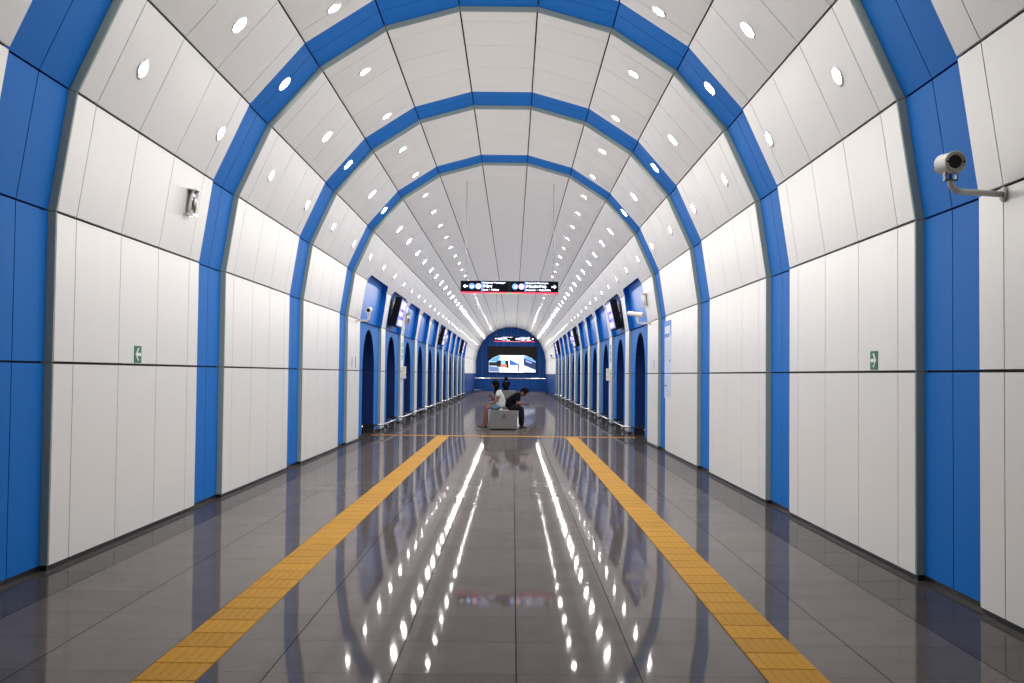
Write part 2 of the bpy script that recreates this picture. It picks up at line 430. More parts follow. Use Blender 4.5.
ordn = ['nearest', 'second nearest', 'third', 'fourth', 'fifth', 'sixth', 'seventh', 'eighth']
rows = []
for k, start, big, nm in ((3, 6.06, False, 'lowest'), (4, 7.15, True, 'middle'), (5, 6.08, False, 'topmost')):
    for sg in (1, -1): rows.append((k if sg > 0 else NF-1-k, start, big, nm, 'right' if sg > 0 else 'left'))
for k, start, big, nm, side in rows:
    zs = []; z = start; i = 0
    while z < 92:
        zz = z
        if k in (4, NF-5):   # this row falls alternately on the white bay and on the blue band
            zz = 9.38+PER*(i//2)+(2.07 if i % 2 else 0)-(PER if True else 0)
            zz = (9.38-PER)+PER*((i+1)//2)+(2.07 if (i+1) % 2 else 0)
        zs.append(zz); z += PER/2; i += 1
    vis0 = {'lowest': 1, 'middle': 1, 'topmost': 2}[nm]
    for i, z in enumerate(zs):
        if z > 91.5: continue
        p = proto[big]
        if first[big]: o = p; first[big] = False
        else:
            o = p.copy(); C.objects.link(o)
            for ch in p.children:
                c = ch.copy(); C.objects.link(c); c.parent = o
        j = i-vis0
        inband = any(zr-1.02 < z < zr for zr in ZR)
        c, n = facet_frame(k, 0 if inband else WOFF)
        o.location = (c.x, z, c.y)
        zx = Vector((n.x, 0, n.y)); yx = Vector((0, 1, 0)); xx = yx.cross(zx)
        o.rotation_euler = Matrix((xx, yx, zx)).transposed().to_euler()
        surf_ = 'a blue band' if inband else 'a white panel'
        if 0 <= j < 6: o['label'] = '%s round downlight of the %s row on the %s side of the vault' % (ordn[j], nm, side); 
        elif j < 0: o['label'] = 'round downlight just overhead, %s row on the %s side of the vault' % (nm, side)
        else: o['label'] = 'small round downlight far down the %s row on the %s side of the vault' % (nm, side)
        o['group'] = 'downlights of the %s row, %s side' % (nm, side); o['category'] = 'ceiling light'

# ------------------------------------------------------------------ hanging direction signs
def text_mesh(s, size, mat_, parent, loc, name='lettering', bold=0., width=None):
    cu = bpy.data.curves.new('t', 'FONT'); cu.body = s; cu.size = size; cu.offset = bold; cu.extrude = .001; cu.resolution_u = 2
    o = bpy.data.objects.new('t', cu); C.objects.link(o)
    dg = bpy.context.evaluated_depsgraph_get(); dg.update()
    me = bpy.data.meshes.new_from_object(o.evaluated_get(dg)); bpy.data.objects.remove(o)
    if not me.vertices: return None
    w = max(v.co.x for v in me.vertices)-min(v.co.x for v in me.vertices)
    me.transform(Matrix.Diagonal(((width/w if width else 1), 1, 1, 1)))
    me.transform(Matrix.Rotation(PI/2, 4, 'X')); me.transform(Matrix.Translation(loc))
    me.materials.clear()
    return link(name, me, mat_, parent)
def poly(bm, pts, y, th=.004, mi=0):
    "flat sign element facing -Y"
    fv = [bm.verts.new((x, y, z)) for x, z in pts]; bv = [bm.verts.new((x, y+th, z)) for x, z in pts]
    bm.faces.new(fv).material_index = mi
    for i in range(len(pts)):
        j = (i+1) % len(pts); bm.faces.new([fv[i], fv[j], bv[j], bv[i]]).material_index = mi
def circ(x, z, r, n=20): return [(x+r*math.cos(2*PI*i/n), z+r*math.sin(2*PI*i/n)) for i in range(n)]
def ringpoly(bm, x, z, r0, r1, y, n=20):
    for i in range(n):
        a, b = 2*PI*i/n, 2*PI*(i+1)/n
        poly(bm, [(x+r0*math.cos(a), z+r0*math.sin(a)), (x+r1*math.cos(a), z+r1*math.sin(a)), (x+r1*math.cos(b), z+r1*math.sin(b)), (x+r0*math.cos(b), z+r0*math.sin(b))], y)
def arrow(bm, x, z, s, d, y):
    poly(bm, [(x-d*s, z), (x-d*s*.1, z+s*.8), (x-d*s*.1, z+s*.25), (x+d*s*.9, z+s*.25), (x+d*s*.9, z-s*.25), (x-d*s*.1, z-s*.25), (x-d*s*.1, z-s*.8)][::1], y)
def hanging_sign(loc, label, top):
    t = thing('direction_sign', label, 'sign', loc, 'hanging direction signs')
    W, H = 2.08, .235
    for s in (-1, 1):
        bm = bmesh.new(); x0, x1 = (-W/2, -.035) if s < 0 else (.035, W/2)
        rbox(bm, x0, x1, -.05, .05, 0, H, .008); p = obj('sign_panel', bm, M['signblack'], t)
        bm = bmesh.new(); box(bm, x0, x1, -.052, .052, -.028, -.002); 
        obj('red_line', bm, M['s_red'], p)
        y = -.056; cz = .118
        bm = bmesh.new()
        arrow(bm, -.933 if s < 0 else .946, cz, .053, 1 if s < 0 else -1, y)
        obj('arrow', bm, M['s_white'], p)
        cx = -.80 if s < 0 else .12
        bm = bmesh.new(); ringpoly(bm, cx, cz, .044, .063, y); obj('blue_ring', bm, M['s_blue'], p)
        text_mesh('М', .075, M['s_white'], p, (cx-.029, y, cz-.027), 'metro_letter', .003)
        bm = bmesh.new(); poly(bm, circ(cx+.136, cz, .060), y); obj('pink_disc', bm, M['s_pink'], p)
        tx = -.584 if s < 0 else .337
        bm = bmesh.new(); box(bm, tx-.012, tx+.012, y, y+.005, .012, H-.012); obj('divider', bm, M['s_blue'], p)
        tx += .022
        L3 = ('Қазақстан Тәуелсіздігі', 'Сайран', 'Sairan  •  Сайран') if s < 0 else ('Бауыржан Момышұлы', 'Райымбек батыр', 'Raiymbek  •  Райымбек')
        wd = (.47, .19, .335) if s < 0 else (.46, .42, .515)
        for q_, (tt, zz, sz, bo) in enumerate(((L3[0], .180, .042, .001), (L3[1], .098, .072, .003), (L3[2], .030, .048, .001))):
            text_mesh(tt, sz, M['s_white'], p, (tx, y, zz), 'lettering', bo, wd[q_])
    bm = bmesh.new(); box(bm, -.035, .035, -.03, .03, 0, H); obj('joining_piece', bm, M['black'], t)
    bm = bmesh.new(); box(bm, -.42, .30, -.04, .04, -.040, -.030); obj('green_reflection', bm, M['s_reflect'], t)  # green reflection below the middle, painted as a glowing strip
    for x, hz in ((-.93, top), (.93, top)):
        bm = bmesh.new(); tube(bm, [(x, 0, H-.01), (x, 0, hz-loc[2])], .006, 8); obj('hanger_rod', bm, M['darksteel'], t)
    return t
hanging_sign((.115, 22.0, 3.205), 'black hanging direction sign with arrows and red line, nearer the camera', 5.585)
hanging_sign((.25, 53.0, 3.165), 'black hanging direction sign farther down the hall, before the blue end wall', 5.585)

# ------------------------------------------------------------------ far video wall, balustrade
t = thing('video_wall', 'large video screen showing a train picture on the blue end wall', 'screen', (.13, ZEND-.16, 1.60))
bm = bmesh.new(); rbox(bm, -2.17, 2.17, 0, .16, -.03, 2.37, .02); obj('housing', bm, M['black'], t)
def em(name, col, s): return mat(name, (.004, .004, .004), .5, spec=.08, emit=col, estr=s)
def layer(name, pts, col, s, i):
    bm = bmesh.new(); poly(bm, pts, -.004*(i+1)-.002, .004); return obj(name, bm, em(name+'_glow', col, s), t)
layer('screen', [(-2.13, .0), (2.13, .0), (2.13, 2.34), (-2.13, 2.34)], (.010, .009, .008), 1, 0)
layer('picture_sky', [(-2.1, .05), (2.1, .05), (2.1, 1.05), (1.6, 1.40), (1.1, 1.58), (-1.15, 1.58), (-1.7, 1.35), (-2.1, 1.05)], (.60, .72, 1), 1.6, 1)
layer('picture_centre', [(-1.1, .05), (1.0, .05), (1.0, 1.52), (-1.1, 1.52)], (1, 1, 1), 2.6, 2)
layer('picture_left_ceiling', [(-2.08, 1.0), (-1.35, 1.0), (-1.0, 1.5), (-1.25, 1.5), (-1.75, 1.28)], (.12, .42, 1), 1.3, 3)
layer('picture_right_ceiling', [(1.05, 1.5), (1.5, 1.42), (2.1, 1.05), (2.1, .98), (1.05, 1.35)], (.12, .45, 1), 1.2, 3)
layer('picture_right_train', [(1.0, 1.34), (2.1, .95), (2.1, .28), (1.0, .72)], (.05, .07, .22), 1, 4)
layer('picture_right_windows', [(1.2, 1.15), (1.75, .95), (1.75, .85), (1.2, 1.0)], (.45, .55, 1), 1.2, 5)
layer('picture_left_dark', [(-2.08, .95), (-1.3, .95), (-1.3, .62), (-2.08, .62)], (.03, .04, .05), 1, 4)
layer('picture_train', [(-1.4, .55), (-.30, .42), (-.35, 1.12), (-1.2, 1.12), (-1.45, .98)], (.03, .025, .04), 1, 5)
layer('picture_train_window', [(-1.0, .78), (-.62, .78), (-.62, 1.05), (-1.0, 1.05)], (.25, .7, 1), 1.6, 6)
layer('picture_train_nose', [(-1.05, .52), (-.5, .52), (-.5, .76), (-1.05, .76)], (1, .35, .25), 1, 6)
layer('picture_far_platform', [(-.25, .68), (.95, .68), (.5, .82), (-.05, 1.12), (-.25, 1.2)], (.08, .22, .85), 1, 6)
layer('picture_figure', [(.50, .1), (.60, .1), (.62, .78), (.48, .78)], (.06, .06, .35), 1, 7)
layer('picture_floor_left', [(-2.08, .1), (-1.15, .1), (-1.25, .5), (-2.08, .58)], (.22, .30, .62), 1, 5)

t = thing('balustrade', 'low blue barrier with pale handrail across the far end of the hall', 'barrier', (0, 88, 0))
bm = bmesh.new()
for i in range(9): box(bm, -3.0+.667*i+.01, -3.0+.667*(i+1)-.01, 0, .05, .02, .98)
obj('barrier_panel', bm, M['farblue'], t)
for i in range(10):
    bm = bmesh.new(); tube(bm, [(-3.0+.667*i, .025, 0), (-3.0+.667*i, .025, 1.08)], .02, 8); obj('post', bm, M['steel'], t)
bm = bmesh.new(); tube(bm, [(-3.05, .0, 1.12), (3.05, .0, 1.12)], .045, 10); obj('handrail', bm, M['steel'], t)
t = thing('floor_rail', 'short low steel rail on the floor at the far left end', 'rail', (-2.6, 86, 0))
bm = bmesh.new(); tube(bm, [(-.4, 0, .0), (-.4, 0, .16), (.35, 0, .16), (.35, 0, 0)], .03, 8); obj('tube', bm, M['steel'], t)

# ------------------------------------------------------------------ bumper rails round the pilasters
ln = {0: 'first', 1: 'second', 2: 'third', 3: 'fourth', 4: 'fifth', 5: 'sixth', 6: 'seventh', 7: 'eighth', 8: 'ninth', 9: 'tenth', 10: 'eleventh'}
def bumper(sg, z0, z1, label, group, end=0):
    t = thing('bumper_rail', label, 'guard rail', (sg*3.0, (z0+z1)/2, 0), group)
    xi, xo, h, r = sg*(-.06), sg*.85, .20, .10
    Y0, Y1 = z0-(z0+z1)/2, z1-(z0+z1)/2
    if end == 0:
        pts = [(xo, Y0, h)]+arc((xi+sg*r, Y0+r, h), r, 0, PI/2, (0, -1, 0), (-sg, 0, 0))+arc((xi+sg*r, Y1-r, h), r, 0, PI/2, (-sg, 0, 0), (0, 1, 0))+[(xo, Y1, h)]
        posts = [(xo-sg*.15, Y0), (xi+sg*.22, Y0), (xi, Y0+.35), (xi, Y1-.35), (xi+sg*.22, Y1)]
    else:
        yy = 0; pts = [(sg*.22, yy, h), (xo, yy, h)]; posts = [(sg*.22, yy), (xo-sg*.15, yy)]
    bm = bmesh.new(); tube(bm, pts, .026, 10); obj('tube', bm, M['steel'], t, True)
    for x, y in posts:
        bm = bmesh.new(); lathe(bm, [(0, 0), (.055, 0), (.055, .01), (.020, .014), (.017, .15), (.022, h-.02), (.032, h), (.032, h+.012), (0, h+.014)], Matrix.Translation((x, y, 0)), 12)
        obj('post', bm, M['darksteel'], t, True)
    if end:
        bm = bmesh.new(); lathe(bm, [(0, h-.04), (.02, h-.04), (.05, h+.03), (.055, h+.055), (0, h+.06)], Matrix.Translation((sg*.22, 0, 0)), 14); obj('end_cap', bm, M['steel'], t, True)
for sg, side in ((1, 'right'), (-1, 'left')):
    grp = 'steel bumper rails along the %s wall' % side
    bumper(sg, niches[0][0]+.9, niches[0][0]+.92, 'short steel rail with a flared end post inside the nearest arch on the %s' % side, grp, 1)
    for i in range(NN-1):
        bumper(sg, niches[i][1]-.95, niches[i+1][0]+.95, 'low steel bumper rail wrapped around the %s white pilaster on the %s' % (ln[i], side), grp)

# ------------------------------------------------------------------ information displays in some niches
for sg, side in ((1, 'right'), (-1, 'left')):
    for q_, ni in enumerate((1, 5, 9)):
        a, b = niches[ni]; c = (a+b)/2
        t = thing('information_display', 'tilted information display over the %s arch on the %s wall' % (ln[ni], side), 'display', (sg*2.99, c, 3.13), 'information displays over the arches', (0, -sg*math.radians(13), 0))
        W = .78; H = .40
        bm = bmesh.new(); rbox(bm, -.09, .09, -W, W, -H, H, .015); obj('casing', bm, M['black'], t)
        x = -sg*.092
        def qd(bm, y0, y1, z0, z1, e): box(bm, min(x, x-sg*e), max(x, x-sg*e), y0, y1, z0, z1)
        bm = bmesh.new(); qd(bm, -W+.04, W-.04, -H+.04, H-.04, .002); obj('screen', bm, em('display_glow', (.38, .42, 1), .95), t)
        bm = bmesh.new(); qd(bm, -W+.1, W-.3, .12, .32, .004); qd(bm, -W+.1, W-.6, -.08, .05, .004); qd(bm, -W+.3, W-.2, -.33, -.18, .004); obj('screen_text', bm, em('display_text', (.9, .85, 1), 1.1), t)
        bm = bmesh.new(); qd(bm, -W+.5, W-.8, .03, .10, .005); qd(bm, -W+.8, W-.4, -.16, -.10, .005); obj('screen_accent', bm, em('display_accent', (.35, .04, .5), 1.0), t)
        bm = bmesh.new(); tube(bm, [(sg*.08, 0, 0), (sg*.2, 0, .03)], .03, 8); obj('mount', bm, M['darksteel'], t)

# ------------------------------------------------------------------ cameras
def bullet_camera(base, tip, yaw, label, group, big=False, up=.12, col='camwhite', L=.34, R=.058):
    "wall plate at base, arm reaching to tip, housing on top"
    t = thing('security_camera', label, 'camera', base, group)
    b = Vector(base); d = Vector(tip)-b; sx = 1 if d.x > 0 else -1
    bm = bmesh.new(); lathe(bm, [(0, .014), (.040, .014), (.045, .008), (.045, 0), (0, 0)], Matrix.Rotation(sx*PI/2, 4, 'Y'), 20); obj('wall_plate', bm, M[col], t, True)
    rr = .06
    pts = [(0, 0, 0), (d.x-sx*rr, d.y*.9, 0)]+arc((d.x-sx*rr, d.y, rr), rr, -PI/2, 0, (sx, 0, 0), (0, 0, 1), 7)+[(d.x, d.y, up)]
    bm = bmesh.new(); tube(bm, pts, .0185, 12); obj('arm', bm, M[col], t, True)
    # yoke
    bm = bmesh.new(); z0 = up
    box(bm, d.x-.034, d.x+.034, d.y-.02, d.y+.02, z0, z0+.008)
    for s in (-1, 1): box(bm, d.x+s*.034-.004, d.x+s*.034+.004, d.y-.016, d.y+.016, z0, z0+.052)
    tube(bm, [(d.x, d.y, z0), (d.x, d.y, z0+.05)], .011, 8); box(bm, d.x-.036, d.x+.036, d.y-.012, d.y+.012, z0+.044, z0+.054)
    obj('yoke', bm, M['darksteel' if big else col], t)
    h = bpy.data.objects.new('housing', None)
    Mx = Matrix.Translation((d.x, d.y, z0+.052+R)) @ Matrix.Rotation(yaw, 4, 'Z') @ Matrix.Rotation(.12, 4, 'X') @ Matrix.Rotation(PI/2, 4, 'X')
    # after the last turn the lathe axis points to -Y (towards the viewer)
    bm = bmesh.new(); lathe(bm, [(0, -L*.6), (R*.7, -L*.6), (R*.95, -L*.56), (R, -L*.5), (R, L*.30), (R*1.05, L*.32), (R*1.08, L*.38), (R*.98, L*.40), (R*.90, L*.37), (R*.66, L*.33)], Mx, 28)
    ho = obj('housing', bm, M[col], t, True)
    bm = bmesh.new(); lathe(bm, [(R*.68, L*.34), (R*.60, L*.345), (R*.3, L*.33), (0, L*.325)], Mx, 24); obj('lens', bm, M['camdark'], ho, True)
    if big:
        for s in (-1, 1):
            bm = bmesh.new(); lathe(bm, [(0, .004), (.006, .004), (.006, 0)], Mx @ Matrix.Translation((s*R*.85, 0, L*.385)), 8); obj('screw', bm, M['camdark'], ho)
        bm = bmesh.new(); n = 12
        for i in range(n):      # sun shield curved over the housing
            a0, a1 = math.radians(205+130*i/n), math.radians(205+130*(i+1)/n)
            P = []
            for rr_, zz in ((R*1.10, L*.36), (R*1.10, -L*.5), (R*1.16, -L*.5), (R*1.16, L*.36)):
                for aa in (a0, a1): P.append((rr_*math.cos(aa), -rr_*math.sin(aa)*1, zz))
            idx = [0, 1, 3, 2, 6, 7, 5, 4]
            hexa(bm, [Mx @ Vector((P[j][0], -P[j][1], P[j][2])) for j in idx])
        obj('sun_shield', bm, M[col], ho)
    return t
bullet_camera((3.125, 6.13, 2.555), (2.772, 6.05, 2.555), .0, 'grey bullet security camera on a bent arm at the upper right edge', None, True, .062, 'camgrey', .19, .057)
bullet_camera((-3.125, 21.9, 2.56), (-2.86, 21.9, 2.56), .0, 'white security camera on a curved arm beside the nearest arch on the left', 'white security cameras', False, .12, 'camwhite', .30, .055)
bullet_camera((3.125, 22.0, 2.57), (2.84, 22.0, 2.57), 1.05, 'white security camera seen side on beside the nearest arch on the right', 'white security cameras', False, .09, 'camwhite', .36, .05)
bullet_camera((3.125, 75, 2.66), (2.95, 75, 2.66), .0, 'tiny dark camera on the right wall near the blue end wall', None, False, .08, 'black', .26, .06)

# ------------------------------------------------------------------ chrome wall fixtures on the sloping panels
def wall_fixture(sg, z, hgt, label, col, s=1.0):
    f = OP(WOFF); A, B = f[2], f[3]; tt = (hgt-A.y)/(B.y-A.y); q = A.lerp(B, tt)
    ang = math.atan2(B.x-A.x, B.y-A.y)
    t = thing('wall_light_fixture', label, 'wall fixture', (sg*q.x, z-.08, q.y), 'small wall fixtures on the sloping panels', (0, -sg*abs(ang), 0))
    x = lambda v: -sg*v
    def bxx(bm, a, b, *r): box(bm, min(x(a), x(b)), max(x(a), x(b)), *r)
    bm = bmesh.new(); bxx(bm, 0, .018, -.02*s, .14*s, -.13*s, .13*s); obj('back_plate', bm, col, t)
    bm = bmesh.new(); tube(bm, [(x(.06), -.04*s, -.12*s), (x(.06), -.04*s, .12*s)], .042*s, 16); obj('lamp_cylinder', bm, col, t, True)
    for zz in (-.13, .115):
        bm = bmesh.new(); bxx(bm, .0, .105, -.09*s, .02*s, zz*s, (zz+.015)*s); obj('bracket', bm, M['chrome'], t)
    return t
wall_fixture(-1, 10.35, 3.14, 'chrome wall fixture on the near left white panels below a downlight', M['chrome'])
wall_fixture(-1, 31.4, 3.12, 'pale wall fixture high on the second white pilaster on the left', M['chrome'], 1.3)
wall_fixture(1, 22.2, 3.08, 'pale wall fixture beside the nearest blue recess on the right', M['camwhite'], 1.1)
wall_fixture(1, 49.3, 3.12, 'pale wall fixture high on a far white pilaster on the right', M['camwhite'], 1.5)
wall_fixture(-1, 49.3, 3.12, 'pale wall fixture high on a far white pilaster on the left', M['camwhite'], 1.5)

# ------------------------------------------------------------------ exit arrows, poster, intercoms, stickers
def wall_poly(bm, sg, pts, x, th=.003):
    "pts in (depth, height); x = distance proud of the wall face"
    X = sg*(3.19-WOFF-x)
    a = [bm.verts.new((X, y, z)) for y, z in pts]; b = [bm.verts.new((X+sg*th, y, z)) for y, z in pts]
    bm.faces.new(a)
    for i in range(len(pts)): bm.faces.new([a[i], a[(i+1) % len(pts)], b[(i+1) % len(pts)], b[i]])
def rect(y0, y1, z0, z1): return [(y0, z0), (y1, z0), (y1, z1), (y0, z1)]
def exit_sign(sg, yc, label):
    t = thing('exit_arrow_sign', label, 'sign', (0, 0, 0), 'green exit arrow signs')
    bm = bmesh.new(); wall_poly(bm, sg, rect(yc-.082, yc+.082, 1.522, 1.672), .006, .006); obj('plate', bm, M['green'], t)
    bm = bmesh.new(); z = 1.597; s = .055   # arrow points back towards the camera
    wall_poly(bm, sg, [(yc-.052, z), (yc-.034, z+.014), (yc+.065, z+.014), (yc+.065, z-.014), (yc-.034, z-.014)], .009)
    for d in (1, -1): wall_poly(bm, sg, [(yc-.064, z), (yc-.044, z), (yc+.018, z+d*.052), (yc-.008, z+d*.058)], .010)
    obj('arrow', bm, M['glow'], t)
    return t
exit_sign(-1, 9.19, 'small green sign with white arrow on the left wall')
exit_sign(1, 8.36, 'small green sign with white arrow on the right wall')
t = thing('wall_poster', 'tall pale blue rules poster on the right wall beside the last blue band', 'poster')
Y0, Y1 = 19.12, 19.92
bm = bmesh.new(); wall_poly(bm, 1, rect(Y0, Y1, 1.04, 2.50), .004); obj('sheet', bm, M['poster'], t)
bm = bmesh.new(); wall_poly(bm, 1, rect(Y0, Y1, 2.40, 2.50), .006); wall_poly(bm, 1, rect(Y0, Y0+.1, 2.22, 2.42), .006); wall_poly(bm, 1, rect(Y0+.2, Y1, 2.19, 2.26), .006); wall_poly(bm, 1, rect(Y0, Y1, 1.49, 1.515), .006); obj('header', bm, M['pblue'], t)
bm = bmesh.new()
for i in range(14):
    z = 2.10-i*.042
    wall_poly(bm, 1, rect(Y0+.06, Y1-.06-.05*(i % 3), z, z+.008), .006)
for i in range(11):
    z = 1.44-i*.036; wall_poly(bm, 1, rect(Y0+.06, Y1-.06-.07*(i % 2), z, z+.012), .006)
obj('printed_lines', bm, M['pgrey'], t)
bm = bmesh.new()
for i in range(4): wall_poly(bm, 1, circ(Y1-.16, 1.90-i*.075, .018, 10), .006)
wall_poly(bm, 1, rect(Y0+.08, Y0+.22, 1.72, 1.76), .007); wall_poly(bm, 1, rect(Y1-.28, Y1-.05, 1.25, 1.285), .007); obj('pictograms', bm, M['pblue'], t)

for sg, side in ((1, 'right'), (-1, 'left')):
    z = niches[1][1]+.42
    t = thing('help_point', 'small pale help point box on the second white pilaster on the %s' % side, 'intercom', (sg*3.13, z, 1.5), 'help point boxes')
    bm = bmesh.new(); rbox(bm, *sorted((0, -sg*.12)), -.14, .14, -.20, .16, .012); hb = obj('box', bm, M['camwhite'], t)
    bm = bmesh.new()
    for i in range(4): box(bm, *sorted((-sg*.12, -sg*.124)), -.06, .06, .03+i*.025, .04+i*.025)
    obj('grille', bm, M['darksteel'], hb)
    bm = bmesh.new(); lathe(bm, [(0, .012), (.025, .012), (.028, 0)], Matrix.Translation((-sg*.12, 0, -.08)) @ Matrix.Rotation(-sg*PI/2, 4, 'Y'), 14); obj('button', bm, M['red'], hb)
    t = thing('pictogram_strip', 'green pictogram strip above the help point on the %s' % side, 'sign', (0, 0, 0), 'green pictogram strips')
    for i in range(3):
        bm = bmesh.new(); wall_poly(bm, sg, rect(z-.09, z+.09, 1.86+.19*i, 2.0+.19*i), .005); obj('pictogram_plate', bm, M['green'], t)
    t = thing('wall_notice', 'tiny notice stickers on the white panel before the nearest arch on the %s' % side, 'notice', (0, 0, 0), 'notice stickers')
    bm = bmesh.new(); wall_poly(bm, sg, rect(21.35, 21.5, 1.58, 1.78), .005); obj('pale_sticker', bm, M['pgrey'], t)
    bm = bmesh.new(); wall_poly(bm, sg, rect(21.85, 21.92, 1.56, 1.80), .005); obj('red_sticker', bm, M['red'] if sg < 0 else M['pgrey'], t)

# ------------------------------------------------------------------ benches
def bench(x, y, label, mark=True, w=.72, l=.95, h=.50):
    t = thing('bench', label, 'bench', (x, y, 0), 'box benches')
    bm = bmesh.new(); rbox(bm, -w/2, w/2, 0, l, .03, h, .012, 2); body = obj('seat_block', bm, M['bench'], t)
    bm = bmesh.new(); box(bm, -w/2+.03, w/2-.03, .03, l-.03, 0, .03); obj('plinth', bm, M['black'], t)
    if mark:
        bm = bmesh.new()
        poly(bm, [(-.01, .36), (.0, .40), (.025, .43), (.035, .40), (.02, .36)], -.002)
        poly(bm, [(-.04, .325), (-.005, .34), (.0, .37), (-.03, .36)], -.002); poly(bm, [(.05, .325), (.015, .34), (.01, .37), (.045, .36)], -.002)
        poly(bm, circ(.005, .345, .012, 10), -.003)
        for i in range(7): poly(bm, [(-.075+i*.024, .285), (-.060+i*.024, .285), (-.060+i*.024, .305), (-.075+i*.024, .305)], -.002)
        obj('printed_mark', bm, M['bmark'], t)
    return t
bench(-.025, 27.05, 'pale grey box bench with a small printed mark, two people seated on it')
bench(-.0, 62.8, 'farther pale box bench glimpsed behind the two seated people', False, .80, .9, .47)

# ------------------------------------------------------------------ people
def skin_mesh(verts, edges, radii, sub=2, root=0):
    me = bpy.data.meshes.new('sk'); me.from_pydata([Vector(v) for v in verts], edges, [])
    o = bpy.data.objects.new('sk', me); C.objects.link(o)
    m = o.modifiers.new('s', 'SKIN'); m.use_smooth_shade = True
    sv = me.skin_vertices[0].data
    for i, r in enumerate(radii):
        sv[i].radius = r if isinstance(r, tuple) else (r, r)
    sv[root].use_root = True
    s = o.modifiers.new('u', 'SUBSURF'); s.levels = sub; s.render_levels = sub
    dg = bpy.context.evaluated_depsgraph_get(); dg.update()
    out = bpy.data.meshes.new_from_object(o.evaluated_get(dg)); bpy.data.objects.remove(o)
    return out
def chain_mesh(chains, sub=2):
    "chains: list of (points, radii, parent_index) joined at shared points"
    verts, edges, rad = [], [], []
    def idx(p, r):
        for i, v in enumerate(verts):
            if (Vector(v)-Vector(p)).length < 1e-5: return i
        verts.append(p); rad.append(r); return len(verts)-1
    for pts, rs in chains:
        pr = None
        for p, r in zip(pts, rs):
            i = idx(p, r)
            if pr is not None and pr != i: edges.append((pr, i))
            pr = i
    return skin_mesh(verts, edges, rad, sub)
def merge(meshes):
    bm = bmesh.new()
    for m in meshes: bm.from_mesh(m); bpy.data.meshes.remove(m)
    return bm
def ellipsoid(bm, c, r, n=16, m=10, rot=None, cut=None):
    t = bmesh.new(); bmesh.ops.create_uvsphere(t, u_segments=n, v_segments=m, radius=1)
    if cut: bmesh.ops.delete(t, geom=[v for v in t.verts if cut(v.co)], context='VERTS')
    mx = Matrix.Translation(c) @ (rot or Matrix()) @ Matrix.Diagonal((*r, 1))
    for v in t.verts: v.co = mx @ v.co
    me = bpy.data.meshes.new('e'); t.to_mesh(me); t.free(); bm.from_mesh(me); bpy.data.meshes.remove(me)
def hand(wrist, d, up, s, grip=.6):
    "five-finger hand: palm along d, fingers bending towards -up; s = side of the thumb (+1/-1)"
    w = Vector(wrist); d = Vector(d).normalized(); up = Vector(up).normalized(); sd = d.cross(up).normalized()*s
    up = sd.cross(d)*s; out = []
    palm = [w, w+d*.045, w+d*.085]
    out.append(skin_mesh(palm, [(0, 1), (1, 2)], [(.024, .020), (.038, .018), (.038, .015)], 2))
    for i, (off, L) in enumerate(((.030, .072), (.010, .080), (-.010, .074), (-.030, .058))):
        b = w+d*.075+sd*off; pts = [b, b+d*.03]; dd = d.copy()
        for j in range(3):
            dd = (dd-up*grip*(.5+.3*j)).normalized(); pts.append(pts[-1]+dd*L/3.2)
        out.append(skin_mesh(pts, [(a, a+1) for a in range(4)], [.010, .0095, .009, .0085, .007], 1))
    b = w+d*.03+sd*.028; p1 = b+sd*.028+d*.022; p2 = p1+d*.030-up*.012; p3 = p2+d*.022-up*.014-sd*.006
    out.append(skin_mesh([b, p1, p2, p3], [(0, 1), (1, 2), (2, 3)], [.013, .011, .010, .008], 1))
    return out
